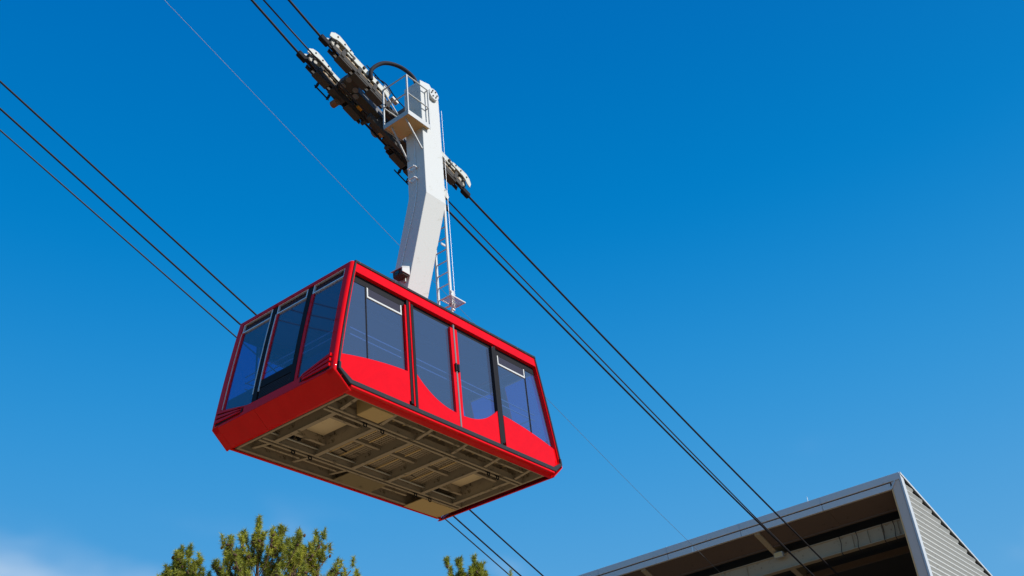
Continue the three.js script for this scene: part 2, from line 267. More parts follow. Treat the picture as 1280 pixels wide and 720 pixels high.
// ------------------------------------------------------------------ cabin
const xe = (y) => y < 0.26 ? 3.15 - (0.26 - y) * 1.18 : (() => { const t = (y - 0.26) / 2.364; return 3.15 - 0.478 * t + 0.09 * t * (1 - t); })();
const zs = (y) => 1.5435 - (y - 0.319) * 0.0119;
{
  const cab = thing('cable_car_cabin', 'red cable car cabin with tinted windows hanging in the blue sky', 'cable car', V(0, 0, 0));
  const S = (s) => (x, y, w) => V(x, y, s * (zs(y) + w));
  // roof
  part('roof', rbox(-2.6, 2.6, 2.575, 2.64, -1.46, 1.46, 0.03), M.red, cab);
  part('roof_hatch_frame', rbox(-0.5, 0.5, 2.64, 2.72, -0.4, 0.75, 0.02), M.midGrey, cab);
  part('ceiling', box(-2.45, 2.45, 2.47, 2.5, -1.38, 1.38), M.ceiling, cab);
  for (const z of [-0.62, 0.62]) part('ceiling_rib', box(-2.4, 2.4, 2.43, 2.469, z - 0.06, z + 0.06), M.inside, cab);
  part('floor', box(-2.85, 2.85, 0.48, 0.51, -1.4, 1.4), M.inside, cab);
  // both long sides
  for (const s of [1, -1]) {
    const Q = S(s), f = s < 0;
    const plate = (x0, x1, y0, y1, w, t, nu = 2, nv = 6) => slab((a, b, q) => { const y = lerp(typeof y0 === 'function' ? y0(a) : y0, typeof y1 === 'function' ? y1(a) : y1, b); const xa = typeof x0 === 'function' ? x0(y) : x0, xb = typeof x1 === 'function' ? x1(y) : x1; return Q(lerp(xa, xb, a), y, w + q); }, nu, nv, t, f);
    const eL = (d) => (y) => -(xe(y) - d), eR = (d) => (y) => xe(y) - d;
    part('top_rail', plate(eL(0.1), eR(0.1), 2.395, 2.585, 0.004, 0.11, 4, 2), M.red, cab);
    for (const q of [-1, 1]) part('side_jamb', q < 0 ? plate(eL(0.1), eL(0.125), 0.2, 2.394, 0.002, 0.12, 1, 14) : plate(eR(0.125), eR(0.1), 0.2, 2.394, 0.002, 0.12, 1, 14), M.red, cab);
    const seal = [plate(eL(0.061), eL(0.099), 0.42, 2.583, 0.018, 0.1, 1, 14), plate(eR(0.099), eR(0.061), 0.42, 2.583, 0.018, 0.1, 1, 14), plate(eL(0.061), eR(0.061), 2.586, 2.63, 0.022, 0.06, 4, 1)];
    part('edge_seal', seal, M.rubber, cab);
    const bump = poly([[-3.055, 0.419], [-3.07, 0.285], [-2.82, 0.085], [2.82, 0.085], [3.07, 0.285], [3.055, 0.419], [3.012, 0.419], [3.015, 0.315], [2.77, 0.175], [-2.77, 0.175], [-3.015, 0.315], [-3.012, 0.419]], 1.46, 1.585, 0.014);
    part('bumper', s > 0 ? bump : bump.rotateY(Math.PI), M.rubber, cab);
    part('sill', [rbox(-2.79, 2.79, 0.035, 0.083, s > 0 ? 1.44 : -1.575, s > 0 ? 1.575 : -1.44, 0.018), slab((a, b, w) => V(lerp(-2.81, 2.81, a), lerp(-0.015, 0.045, b), s * (lerp(1.455, 1.5, b) + w)), 1, 1, 0.04, f)], M.red, cab);
    part('window_header', plate(eL(0.126), eR(0.126), 2.235, 2.46, -0.075, 0.06, 4, 2), M.black, cab);
    // windows fore and aft of the doors
    for (const q of [-1, 1]) {
      const win = sub('side_window', cab), X = (x) => q * x, ff = (q < 0) !== f;
      const pl = (x0, x1, y0, y1, w, t, nu = 2, nv = 8) => slab((a, b, k) => { const y = lerp(typeof y0 === 'function' ? y0(a) : y0, typeof y1 === 'function' ? y1(a) : y1, b); const xb = typeof x1 === 'function' ? x1(y) : x1; return Q(X(lerp(x0, xb, a)), y, w + k); }, nu, nv, t, ff);
      const edge = (y) => xe(y) - 0.126;
      part('pane', sheet((a, b) => { const y = lerp(0.55, 2.3, b); return Q(X(lerp(1.36, edge(y), a)), y, -0.085); }, 2, 8, ff), M.glass, win);
      part('lower_panel', pl(1.34, edge, 0.12, (a) => 0.872 - 0.09 * a - 0.16 * a * a, -0.03, 0.05, 14, 6), M.red, win);
      part('mullion', pl(2.28, 2.30, 0.7, 2.3, -0.072, 0.03), M.black, win);
      part('hopper_frame', [pl(1.385, 2.27, 2.03, 2.062, -0.066, 0.03), pl(1.385, 1.415, 2.063, 2.234, -0.066, 0.03), pl(2.24, 2.27, 2.063, 2.234, -0.066, 0.03)], M.white, win);
      part('hopper_pane', pl(1.42, 2.235, 2.066, 2.23, -0.074, 0.006), M.smoke, win);
      // rubber at the post
      part('post', [pl(1.295, 1.335, 0.3, 2.268, -0.035, 0.07)], q * s < 0 ? M.red : M.black, win);
    }
    const post = [plate(-1.29, -1.235, 0.26, 2.38, -0.025, 0.08), plate(-1.2, -1.14, 0.2, 2.32, 0.0, 0.08), plate(1.14, 1.2, 0.2, 2.32, 0.0, 0.08), plate(1.235, 1.29, 0.26, 2.38, -0.025, 0.08)];
    for (const g of post) part('door_post_seal', g, M.black, cab);
    for (const g of [plate(-1.234, -1.201, 0.22, 2.36, -0.012, 0.06), plate(1.201, 1.234, 0.22, 2.36, -0.03, 0.06)]) part('door_post', g, M.red, cab);
    // two sliding door leaves
    for (const q of [-1, 1]) {
      const door = sub('door', cab), ff = (q < 0) !== f;
      const pl = (x0, x1, y0, y1, w, t, nu = 2, nv = 6) => slab((a, b, k) => { const x = lerp(x0, x1, a), y = lerp(typeof y0 === 'function' ? y0(x) : y0, typeof y1 === 'function' ? y1(x) : y1, b); return Q(q * x, y, w + k); }, nu, nv, t, ff);
      const smile = (x) => 0.455 + 0.44 * Math.pow(Math.max(0, x) / 1.14, 2.4);
      part('pane', sheet((a, b) => Q(q * lerp(0.05, 1.14, a), lerp(0.42, 2.3, b), -0.07), 2, 6, ff), M.glass, door);
      part('lower_panel', pl(0.02, 1.139, 0.15, smile, -0.012, 0.045, 22, 4), M.red, door);
      part('stile', pl(0.02, 0.1, smile, 2.28, -0.012, 0.05, 3, 6), M.red, door);
      part('handle', rbox(0.035 * q - 0.022, 0.035 * q + 0.022, 1.33, 1.5, s > 0 ? 1.523 : -1.56, s > 0 ? 1.56 : -1.523, 0.015), M.black, door);
    }
    part('door_seal', plate(-0.019, 0.019, 0.16, 2.36, -0.004, 0.05), M.midGrey, cab);
    // window rails inside
    for (const y of [1.2, 1.33]) part('grab_rail', rod(V(-2.6, y, s * 1.36), V(2.6, y, s * 1.36), 0.011, 0.011, 8), M.alu, cab);
  }
  for (const x of [-1.6, -0.55, 0.55, 1.6]) part('grab_pole', rod(V(x, 0.512, 0.1 * Math.sign(x)), V(x, 2.468, 0.1 * Math.sign(x)), 0.02, 0.02, 10), M.alu, cab);
  // both ends
  for (const s of [-1, 1]) {
    const E = (z, y, w) => V(s * (xe(y) + w), y, z), f = s < 0;
    const pl = (z0, z1, y0, y1, w, t, nu = 2, nv = 10) => slab((a, b, k) => { const z = lerp(z0, z1, a), y = lerp(typeof y0 === 'function' ? y0(z) : y0, typeof y1 === 'function' ? y1(z) : y1, b); return E(z, y, w + k); }, nu, nv, t, !f);
    for (const q of [-1, 1]) {
      // corner post with a rounded edge, running down into the skirt
      const P = (a, b, w) => { const y = b < 0.12 ? lerp(-0.018, 0.26, b / 0.12) : lerp(0.26, 2.6, (b - 0.12) / 0.88), r = 0.055 + w, cx = xe(y) - 0.055, cz = zs(y) - 0.055; if (a < 0.4) return V(s * (xe(y) + w), y, q * lerp(1.37, cz, a / 0.4)); const t = (a - 0.4) / 0.6 * Math.PI / 2; return V(s * (cx + r * Math.cos(t)), y, q * (cz + r * Math.sin(t))); };
      part('corner_post', slab(P, 20, 25, 0.04, q * s > 0), M.red, cab);
    }
    part('end_header', pl(-1.369, 1.369, 2.525, 2.6, 0, 0.06, 4, 3), M.red, cab);
    const bottom = (z) => { const k = Math.abs(z); return k < 0.62 ? 0.43 : 0.43 + (k - 0.62) / 0.75 * 0.18; };
    part('belt_panel', pl(-1.369, 1.369, 0.262, bottom, -0.004, 0.06, 40, 4), M.red, cab);
    part('skirt', [pl(-1.369, -0.418, -0.018, 0.258, -0.003, 0.05, 6, 4), pl(-0.412, 1.369, -0.018, 0.258, -0.003, 0.05, 6, 4)], M.red, cab);
    for (const q of [-1, 1]) {                              // three raised ribs on a black ground at each lower corner
      part('corner_ground', slab((a, b, w) => { const z = q * lerp(0.72, 1.435, a), top = lerp(0.425, 0.605, a), low = lerp(0.33, 0.30, a); return E(z, lerp(low, top, b), 0.006 + w); }, 12, 3, 0.012, (q > 0) === f), M.black, cab);
      for (let k = 0; k < 3; k++) {
        const e = 0.605 - k * 0.098, i = 0.43 - k * 0.036, zi = 0.715 + k * 0.02;
        part('corner_rib', slab((a, b, w) => { const z = q * lerp(zi, 1.44, a), y = lerp(i, e, a) - lerp(0.022, 0.06, a) * (1 - b), r = 0.034 * Math.min(1, a * 9); return E(z, y, r + w * (0.3 + 0.7 * Math.min(1, a * 9))); }, 18, 3, 0.032, (q > 0) === f), M.red, cab);
      }
    }
    const wins = [[-1.365, -0.545], [-0.405, 0.405], [0.545, 1.365]];
    wins.forEach(([z0, z1], i) => {
      const win = sub('end_window', cab), low = i === 1 ? 0.86 : bottom;
      part('pane', sheet((a, b) => { const z = lerp(z0, z1, a), y = lerp(typeof low === 'number' ? low : low(z) - 0.02, 2.3, b); return E(z, y, -0.05); }, 8, 10, !f), M.glass, win);
      part('vent_pane', sheet((a, b) => E(lerp(z0 + 0.03, z1 - 0.03, a), lerp(2.34, 2.5, b), -0.055), 2, 3, !f), M.ventPane, win);
      part('vent_frame', [pl(z0 + 0.005, z1 - 0.005, 2.503, 2.522, -0.02, 0.05, 2, 1), pl(z0 + 0.005, z1 - 0.005, 2.315, 2.338, -0.02, 0.05, 2, 1), pl(z0 + 0.005, z0 + 0.032, 2.339, 2.502, -0.02, 0.05, 1, 2), pl(z1 - 0.032, z1 - 0.005, 2.339, 2.502, -0.02, 0.05, 1, 2)], M.alu, win);
      if (i === 1) {
        part('louvre_panel', pl(z0, z1, 0.69, 0.855, -0.03, 0.03, 2, 2), M.black, win);
        for (let k = 0; k < 7; k++) part('louvre_slat', pl(z0 + 0.01, z1 - 0.01, 0.44 + k * 0.035, 0.463 + k * 0.035, -0.035, 0.02, 1, 1), M.rubber, win);
        part('louvre_back', pl(z0, z1, 0.435, 0.688, -0.06, 0.02, 1, 1), M.black, win);
      } else part('sill_lining', pl(z0, z1, (z) => bottom(z) + 0.002, 0.85, -0.1, 0.03, 8, 2), M.lining, win);
      part('window_jamb', pl(z0 - 0.02, z0 + 0.05, (z) => Math.max(bottom(z), i === 1 ? 0.86 : 0) + 0.01, 2.312, -0.028, 0.02, 1, 8), M.red, win);
    });
    for (const z of [-0.475, 0.475]) part('mullion', pl(z - 0.069, z + 0.045, 0.45, 2.522, -0.022, 0.045, 2, 10), M.black, cab);
    for (const z of [-1.367, -0.546, -0.404]) part('mullion_edge', pl(z - 0.008, z + 0.008, 0.62, 2.31, -0.012, 0.02, 1, 10), M.alu, cab);
    for (const y of [1.2, 1.33]) part('grab_rail', rod(V(s * 2.72, y, -1.2), V(s * 2.72, y, 1.2), 0.011, 0.011, 8), M.alu, cab);
  }
  // ------ underside
  const cross = [-2.36, -1.42, -0.5, 0.46, 1.42, 2.36];
  part('floor_pan', box(-2.72, 2.72, 0.45, 0.475, -1.44, 1.44), M.beam, cab);
  for (const s of [-1, 1]) part('edge_beam', [box(-2.69, 2.69, 0.03, 0.449, s > 0 ? 1.395 : -1.435, s > 0 ? 1.435 : -1.395), box(-2.69, 2.69, 0.012, 0.03, s > 0 ? 1.36 : -1.435, s > 0 ? 1.435 : -1.36)], M.beam, cab);
  for (const s of [-1, 1]) part('end_beam', [box(s > 0 ? 2.64 : -2.69, s > 0 ? 2.69 : -2.64, 0.02, 0.449, -1.359, 1.359)], M.beam, cab);
    for (const x of cross) { const c = part('cross_beam', box(x - 0.008, x + 0.008, 0.018, 0.448, -0.735, 0.735), M.beam, cab); part('flange', box(x - 0.045, x + 0.045, 0.004, 0.0175, -0.735, 0.735), M.beam, c); }
  for (const z of [-0.86, -0.755, 0.755, 0.86]) { const c = part('suspension_rail', box(-2.63, 2.63, 0.0, 0.016, z - 0.024, z + 0.024), M.beam, cab); part('rail_web', box(-2.63, 2.63, 0.0165, 0.14, z - 0.006, z + 0.006), M.beam, c); }
  for (const x of cross) for (const s of [-1, 1]) if (!(s < 0 && x > 1.3)) part('outrigger', [bar(V(x, 0.03, s * 0.885), V(x, 0.1, s * 1.36), 0.07, 0.014), bar(V(x, 0.14, s * 0.885), V(x, 0.2, s * 1.36), 0.012, 0.16)], M.beam, cab);
  for (let i = 0; i < 5; i++) {
    const a = cross[i] + 0.05, b = cross[i + 1] - 0.05;
    if (i % 4) for (const z of [0]) part('stringer', [box(a, b, z ? 0.215 : 0.135, 0.449, z - 0.008, z + 0.008), box(a, b, z ? 0.2 : 0.12, z ? 0.215 : 0.135, z - 0.03, z + 0.03)], M.beam, cab);
    for (const s of [-1, 1]) if (!(s < 0 && (i === 4 || i === 2)) && !(s > 0 && i === 0)) part('edge_angle', [box(a, b, 0.08, 0.2, s * 1.13 - 0.006, s * 1.13 + 0.006), box(a, b, 0.07, 0.08, s * 1.13 - 0.025, s * 1.13 + 0.025)], M.beam, cab);
    if (i === 0 || i === 4) {
      part('floor_plate', box(a + 0.05, b - 0.05, 0.27, 0.3, -0.44, 0.38), M.pale, cab);
      part('trimmer', [box(a, b, 0.115, 0.449, -0.47, -0.455), box(a, b, 0.1, 0.115, -0.49, -0.43)], M.beam, cab);
      part('trimmer', [box(a, b, 0.115, 0.449, 0.44, 0.455), box(a, b, 0.1, 0.115, 0.42, 0.48)], M.beam, cab);
    } else for (const s of [-1, 1]) {                        // ribbed floor sheets with two battens
      const ribs = []; for (let k = 0; k < 11; k++) ribs.push(box(a + 0.02, b - 0.02, 0.17, 0.2, s * (0.1 + k * 0.057) - 0.014, s * (0.1 + k * 0.057) + 0.014));
      part('ribbed_floor_sheet', ribs, M.beam, cab);
      for (const t of [0.3, 0.62]) part('batten', box(lerp(a, b, t) - 0.014, lerp(a, b, t) + 0.014, 0.15, 0.169, s > 0 ? 0.06 : -0.72, s > 0 ? 0.72 : -0.06), M.cover, cab);
    }
    for (const s of [-1, 1]) {
      if ((s > 0 && i === 0) || (s < 0 && (i === 4 || i === 2))) continue;
      const ribs = []; for (let k = 0; k < 7; k++) ribs.push(box(a + 0.02, b - 0.02, 0.2, 0.23, s * (0.93 + k * 0.06) - 0.014, s * (0.93 + k * 0.06) + 0.014));
      part('ribbed_floor_sheet', ribs, M.beam, cab);
      for (const t of [0.3, 0.62]) part('batten', box(lerp(a, b, t) - 0.012, lerp(a, b, t) + 0.012, 0.18, 0.199, s > 0 ? 0.9 : -1.34, s > 0 ? 1.34 : -0.9), M.cover, cab);
    }
  }
  part('access_box', rbox(-2.02, -1.5, 0.02, 0.449, 0.9, 1.3, 0.02), M.cover, cab, 'pale metal box under the floor by the near corner');
  part('cover_plate', box(1.6, 2.62, -0.012, 0.004, -1.42, -0.89), M.cover, cab, 'pale flat plate under the far corner');
  part('cover_plate', box(-0.42, 0.56, 0.004, 0.02, -1.355, -0.9), M.greyCover, cab, 'grey flat plate under the far edge');
  for (const [x, z] of [[-1.72, 0.81], [-1.3, 0.81], [1.62, 0.81], [1.9, 0.81], [-1.9, -0.81], [-1.5, -0.81], [1.3, -0.81], [1.72, -0.81]]) part('shackle', [new THREE.TorusGeometry(0.035, 0.012, 6, 12).translate(x, -0.035, z), rbox(x - 0.05, x + 0.05, -0.004, 0.1, z - 0.02, z + 0.02, 0.01)], M.black, cab);
  for (const [x0, x1, z, d] of [[-1.38, -0.53, -0.5, 0.02], [-0.46, 0.42, -0.55, 0.05], [0.5, 1.4, -0.52, 0.03], [-2.3, -1.45, 0.55, 0.06], [1.45, 2.3, 0.6, 0.04]]) part('cable_loop', tube([V(x0, 0.36, z), V(lerp(x0, x1, 0.3), d + 0.17, z + 0.03), V(lerp(x0, x1, 0.65), d + 0.16, z - 0.02), V(x1, 0.34, z + 0.02)], 0.016, 24, 6), M.black, cab);
  for (const [x, z] of [[-2.1, -0.62], [-1.95, -0.6], [1.6, -0.6], [1.75, -0.62], [-2.2, -1.1]]) part('valve', [rod(V(x, 0.1, z), V(x, 0.44, z), 0.03), rbox(x - 0.05, x + 0.05, 0.14, 0.24, z - 0.04, z + 0.04, 0.01)], M.black, cab);
  part('air_pipe', [rod(V(-2.6, 0.1, -0.66), V(2.6, 0.1, -0.66), 0.016), rod(V(-2.6, 0.13, 0.66), V(2.6, 0.13, 0.66), 0.016)], M.galv, cab);
}

// ------------------------------------------------------------------ hanger arm
{
  const h = thing('hanger_arm', 'white bent steel arm holding the red cabin, with ladder and basket', 'hanger arm', V(0, 2.72, 0.2));
  const prof = [[0.43, 2.72], [1.295, 5.54], [1.30, 8.45], [0.81, 8.45], [0.80, 5.62], [-0.06, 2.72]];
  const arm = poly(prof.map(([z, y]) => [-z, y]), -0.3, 0.3, 0.012).rotateY(Math.PI / 2);       // (−z, y, x) -> (x, y, z)
  part('arm', arm, M.white, h);
  part('arm_head', poly([[-0.297, 8.452], [0.297, 8.452], [0.02, 8.76], [-0.297, 8.68]], 0.815, 1.297, 0.012), M.white, h);
  part('base_flange', rbox(-0.42, 0.42, 2.721, 2.77, -0.2, 0.6, 0.01), M.white, h);
  part('conduit', tube([V(-0.315, 3.0, 0.2), V(-0.315, 4.5, 0.67), V(-0.315, 5.58, 1.02), V(-0.315, 6.5, 1.05), V(-0.315, 7.2, 1.05)], 0.008, 40, 6), M.alu, h);
  const cap = sub('pivot_cap', h);
  part('disc', [new THREE.CylinderGeometry(0.15, 0.15, 0.07, 24).rotateX(Math.PI / 2).translate(0.07, 8.44, 1.34)], M.galv, cap);
  for (let k = 0; k < 6; k++) { const t = k / 6 * Math.PI * 2; part('bolt', new THREE.CylinderGeometry(0.018, 0.018, 0.02, 6).rotateX(Math.PI / 2).translate(0.07 + 0.09 * Math.cos(t), 8.44 + 0.09 * Math.sin(t), 1.385), M.dark, cap); }
  for (const y of [6.3, 6.0]) part('step_peg', [rod(V(-0.3, y, 0.9), V(-0.4, y, 0.9), 0.018), rod(V(-0.4, y, 0.9), V(-0.4, y, 1.08), 0.018), rod(V(-0.4, y, 1.08), V(-0.3, y, 1.08), 0.018)], M.alu, h);
  for (let k = 0; k < 17; k++) part('clip', box(0.301, 0.325, 5.75 + k * 0.15, 5.79 + k * 0.15, 1.24, 1.275), M.dark, h);
  // maintenance basket
  const fx0 = -0.84, fx1 = -0.155, fz0 = 0.68, fz1 = 1.38, fy = 7.3;
  const bk = sub('basket', h);
  part('basket_floor', [box(fx0, -0.305, fy, fy + 0.02, fz0, fz1), box(-0.304, fx1, fy, fy + 0.02, 1.306, fz1)], M.cover, bk);
  part('toe_frame', [box(fx0 - 0.012, fx0 - 0.001, fy - 0.03, fy + 0.09, fz0, fz1), box(fx0 - 0.012, fx1 + 0.012, fy - 0.03, fy + 0.09, fz1 + 0.001, fz1 + 0.013), box(fx0 - 0.012, -0.305, fy - 0.03, fy + 0.09, fz0 - 0.013, fz0 - 0.001)], M.galv, bk);
  for (const [x, z, h1] of [[fx0, fz1, 1.1], [fx1, fz1, 1.1], [fx0, fz0, 1.1], [-0.42, fz0, 0.6]]) part('rail_post', box(x - 0.016, x + 0.016, fy + 0.021, fy + h1, z - 0.016, z + 0.016), M.galv, bk);
  for (const y of [fy + 1.1, fy + 0.58]) part('guard_rail', [rod(V(fx0, y, fz1), V(fx1, y, fz1), 0.016), rod(V(fx0, y, fz0), V(fx0, y, fz1), 0.016), rod(V(fx0, y, fz0), V(-0.31, y - (y > fy + 1 ? 0.5 : 0), fz0), 0.016), rod(V(fx1, y, fz1), V(fx1, y, 1.3), 0.016)], M.galv, bk);
  part('basket_brace', bar(V(-0.78, 7.27, 1.25), V(-0.305, 6.72, 1.25), 0.03), M.galv, bk);
  part('basket_brace', bar(V(-0.78, 7.27, 0.84), V(-0.305, 6.6, 0.84), 0.03), M.galv, bk);
  // ladder on the downhill side
  const ld = sub('ladder', h), lx = 0.46;
  for (const z of [0.80, 1.13]) part('ladder_rail', rbox(lx - 0.03, lx + 0.03, 3.2, 8.3, z - 0.018, z + 0.018, 0.008), M.white, ld);
  for (let y = 3.42; y < 8.25; y += 0.285) part('rung', rod(V(lx, y, 0.815), V(lx, y, 1.115), 0.013, 0.013, 8), M.galv, ld);
  for (const y of [4.6, 5.9, 7.1, 8.1]) part('ladder_bracket', [box(0.302, lx - 0.03, y, y + 0.05, 0.82, 0.84), box(0.302, lx - 0.03, y, y + 0.05, 1.09, 1.11)], M.galv, ld);
  part('safety_wire', rod(V(lx + 0.1, 3.4, 1.15), V(lx + 0.1, 8.4, 1.15), 0.006, 0.006, 6), M.alu, ld);
  const sp = sub('step_platform', h);
  part('step_frame', [box(0.18, 0.62, 3.18, 3.205, 1.36, 1.372), box(0.18, 0.62, 3.18, 3.205, 1.1, 1.112), box(0.18, 0.192, 3.18, 3.205, 1.113, 1.359), box(0.608, 0.62, 3.18, 3.205, 1.113, 1.359)], M.white, sp);
  const gr = []; for (let k = 0; k < 9; k++) gr.push(box(0.21 + k * 0.046, 0.222 + k * 0.046, 3.182, 3.2, 1.113, 1.359)); part('grating', gr, M.galv, sp);
  part('step_support', [bar(V(0.46, 3.17, 1.2), V(0.4, 2.64, 1.0), 0.05), bar(V(0.46, 3.17, 1.12), V(0.3, 3.1, 0.62), 0.03), rbox(0.42, 0.5, 3.03, 3.5, 1.15, 1.19, 0.01)], M.white, sp);
  // floodlight low on the uphill face
  const fl = sub('floodlight', h);
  part('lamp_hood', [slab((a, b, w) => V(lerp(-0.33, -0.56, b), 3.93 - 0.1 * b + w, lerp(0.44, 0.76, a)), 1, 1, 0.02), slab((a, b, w) => V(lerp(-0.33, -0.55, b), lerp(3.72, 3.905 - 0.1 * b, a), 0.762 + w), 1, 1, 0.015)], M.white, fl);
  part('lamp_body', rbox(-0.52, -0.33, 3.68, 3.83, 0.46, 0.735, 0.03), M.dark, fl);
  part('lamp_lens', new THREE.CylinderGeometry(0.055, 0.055, 0.02, 16).rotateZ(Math.PI / 2).translate(-0.53, 3.755, 0.6), M.lens, fl);
  part('lamp_bracket', rbox(-0.34, -0.301, 3.62, 3.9, 0.56, 0.64, 0.008), M.galv, fl);
  part('hose', tube([V(-1.02, 8.72, 0.5), V(-1.06, 8.93, 0.55), V(-0.82, 9.22, 0.7), V(-0.45, 9.27, 0.85), V(-0.2, 9.0, 1.02), V(-0.1, 8.68, 1.06)], 0.048, 50, 10), M.rubber, h);
}

// ------------------------------------------------------------------ carriage on the ropes
{
  const ANG = Math.atan2(7.385 - 9.115, 4.65), C = V(-0.025, 8.25, 0);
  const car = thing('rope_carriage', 'long white and black wheeled carriage riding the ropes beside the arm', 'carriage', C.clone());
  const m = new THREE.Matrix4().makeRotationZ(ANG).setPosition(C);
  const put = (g) => [g].flat(9).map((q) => q.applyMatrix4(m));
  const cp = (n, g, mat, parent = car, label) => part(n, put(g), mat, parent, label);
  for (const z of [0.35, -0.35]) for (const e of [-1, 1]) {
    const tr = sub('truck', car), X = (a, b) => [Math.min(e * a, e * b), Math.max(e * a, e * b)];
    const bx = (a, b, ...r) => box(...X(a, b), ...r), rb = (a, b, ...r) => rbox(...X(a, b), ...r);
    for (const q of [-1, 1]) {
      const zc = z + q * 0.085;
      cp('cheek_plate', bx(0.5, 1.85, 0.19, 0.325, zc - 0.014, zc + 0.014), M.headPaint, tr);
      cp('lower_plate', bx(0.45, 2.2, -0.075, 0.055, zc - 0.01, zc + 0.01), M.dark, tr);
      cp('edge_strip', bx(0.5, 2.1, 0.056, 0.072, zc - 0.014, zc + 0.014), M.tan, tr);
      const pts = [[1.72, 0.34], [1.9, 0.37], [2.02, 0.40], [2.2, 0.41], [2.32, 0.36], [2.41, 0.25], [2.40, 0.12], [2.3, 0.15], [2.2, 0.22], [2.1, 0.25], [1.72, 0.25]].map(([x, y]) => [e * x, y]);
      cp('head_plate', poly(e > 0 ? pts.reverse() : pts, zc + q * 0.028 - 0.012, zc + q * 0.028 + 0.012, 0.003), M.headPaint, tr);
      for (const s of [1.82, 2.0, 2.22]) cp('head_bolt', new THREE.CylinderGeometry(0.02, 0.02, 0.02, 8).rotateX(Math.PI / 2).translate(e * s, 0.315, zc + q * 0.047), M.dark, tr);
      cp('cheek_slot', rb(1.62, 1.78, 0.225, 0.3, zc + q * 0.016 - 0.004, zc + q * 0.016 + 0.004, 0.003), M.dark, tr);
    }
    cp('top_plate', bx(0.5, 1.9, 0.326, 0.345, z - 0.1, z + 0.1), M.headPaint, tr);
    cp('head_cap', rb(1.905, 2.3, 0.33, 0.385, z - 0.098, z + 0.098, 0.02), M.headPaint, tr);
    cp('rope_guide', rb(2.28, 2.54, -0.075, 0.07, z - 0.06, z + 0.06, 0.03), M.black, tr);
    for (let k = 0; k < 4; k++) {
      const s = e * (0.66 + k * 0.505), w = sub('wheel', tr);
      cp('tyre', new THREE.LatheGeometry([[0.05, -0.05], [0.14, -0.05], [0.16, -0.035], [0.135, -0.012], [0.135, 0.012], [0.16, 0.035], [0.14, 0.05], [0.05, 0.05]].map(([r, y]) => new THREE.Vector2(r, y)), 22).rotateX(Math.PI / 2).translate(s, 0.165, z), M.dark, w);
      cp('hub', new THREE.CylinderGeometry(0.118, 0.118, 0.112, 20).rotateX(Math.PI / 2).translate(s, 0.165, z), M.liner, w);
      cp('axle', new THREE.CylinderGeometry(0.03, 0.03, 0.24, 10).rotateX(Math.PI / 2).translate(s, 0.165, z), M.dark, w);
    }
    for (let k = 0; k < 3; k++) { const s = 0.91 + k * 0.505; for (const q of [-1, 1]) cp('axle_lug', rb(s - 0.05, s + 0.05, -0.05, 0.185, z + q * 0.105 - 0.01, z + q * 0.105 + 0.01, 0.005), M.dark, tr); }
    for (let k = 0; k < 3; k++) { const s = 0.78 + k * 0.5; cp('lower_guard', rb(s - 0.21, s + 0.21, -0.13, -0.08, z - 0.09, z + 0.09, 0.015), M.dark, tr); }
    cp('end_buffer', rb(0.36, 0.45, -0.05, 0.22, z - 0.08, z + 0.08, 0.02), M.dark, tr);
  }
  // yokes that tie the trucks together, balance beam and brake blocks in the middle
  for (const s of [-1.28, 1.28]) cp('yoke', [rbox(s - 0.17, s + 0.17, 0.02, 0.3, -0.235, 0.235, 0.05), rbox(s - 0.07, s + 0.07, 0.3, 0.42, -0.2, 0.2, 0.05)], M.dark);
  for (const [s, z] of [[-1.12, 0.06], [-1.0, -0.05], [-1.4, 0.12], [-1.36, -0.1]]) cp('yoke_cap', rod(V(s, 0.0, z), V(s, 0.34, z), 0.07, 0.07, 14), M.midGrey);
  cp('balance_beam', [rbox(-1.1, 1.1, 0.08, 0.3, -0.17, 0.02, 0.02)], M.midGrey);
  cp('balance_flange', [box(-1.08, 1.08, 0.06, 0.078, -0.19, 0.04)], M.dark);
  for (const [a, b2, n0, z0, z1, mat] of [[-0.62, -0.3, 0.02, -0.34, -0.2, M.dark], [-0.28, 0.0, 0.0, -0.33, -0.2, M.dark], [0.01, 0.16, 0.02, -0.35, -0.1, M.tan], [0.17, 0.46, -0.02, -0.33, -0.06, M.dark], [-0.34, 0.1, 0.04, 0.13, 0.27, M.dark], [0.12, 0.3, 0.0, 0.12, 0.3, M.tan], [-0.1, 0.34, -0.06, -0.06, 0.1, M.dark]]) cp('brake_block', rbox(a, b2, n0, 0.29, z0, z1, 0.02), mat);
  cp('brake_lever', [rbox(-0.78, -0.64, 0.04, 0.15, -0.26, -0.18, 0.01)], M.yellow, car, 'yellow brake lever on the carriage');
  cp('haul_clamp', [rbox(-0.55, 0.55, -0.3, -0.12, -0.05, 0.05, 0.02), rbox(-0.3, 0.3, -0.12, 0.031, -0.04, 0.04, 0.01)], M.dark);
  cp('counterweight', [new THREE.CylinderGeometry(0.085, 0.085, 0.16, 18).rotateX(Math.PI / 2).translate(-1.22, -0.26, -0.4), rbox(-1.25, -1.19, -0.26, -0.08, -0.43, -0.37, 0.01)], M.rust, car, 'rust brown drum below the far beam');
  const grate = []; for (let k = 0; k < 4; k++) grate.push(box(-1.78, -1.34, -0.12 - k * 0.03, -0.108 - k * 0.03, -0.56 + k * 0.015, -0.54 + k * 0.015)); grate.push(box(-1.76, -1.73, -0.22, -0.02, -0.53, -0.44), box(-1.4, -1.37, -0.22, -0.02, -0.53, -0.44));
  cp('collector_arm', grate, M.black);
  const grate2 = []; for (let k = 0; k < 3; k++) grate2.push(box(0.9, 1.4, -0.16 - k * 0.03, -0.148 - k * 0.03, -0.56 + k * 0.015, -0.54 + k * 0.015)); grate2.push(box(1.0, 1.03, -0.22, -0.05, -0.53, -0.44), box(1.3, 1.33, -0.22, -0.05, -0.53, -0.44));
  cp('collector_arm', grate2, M.black);
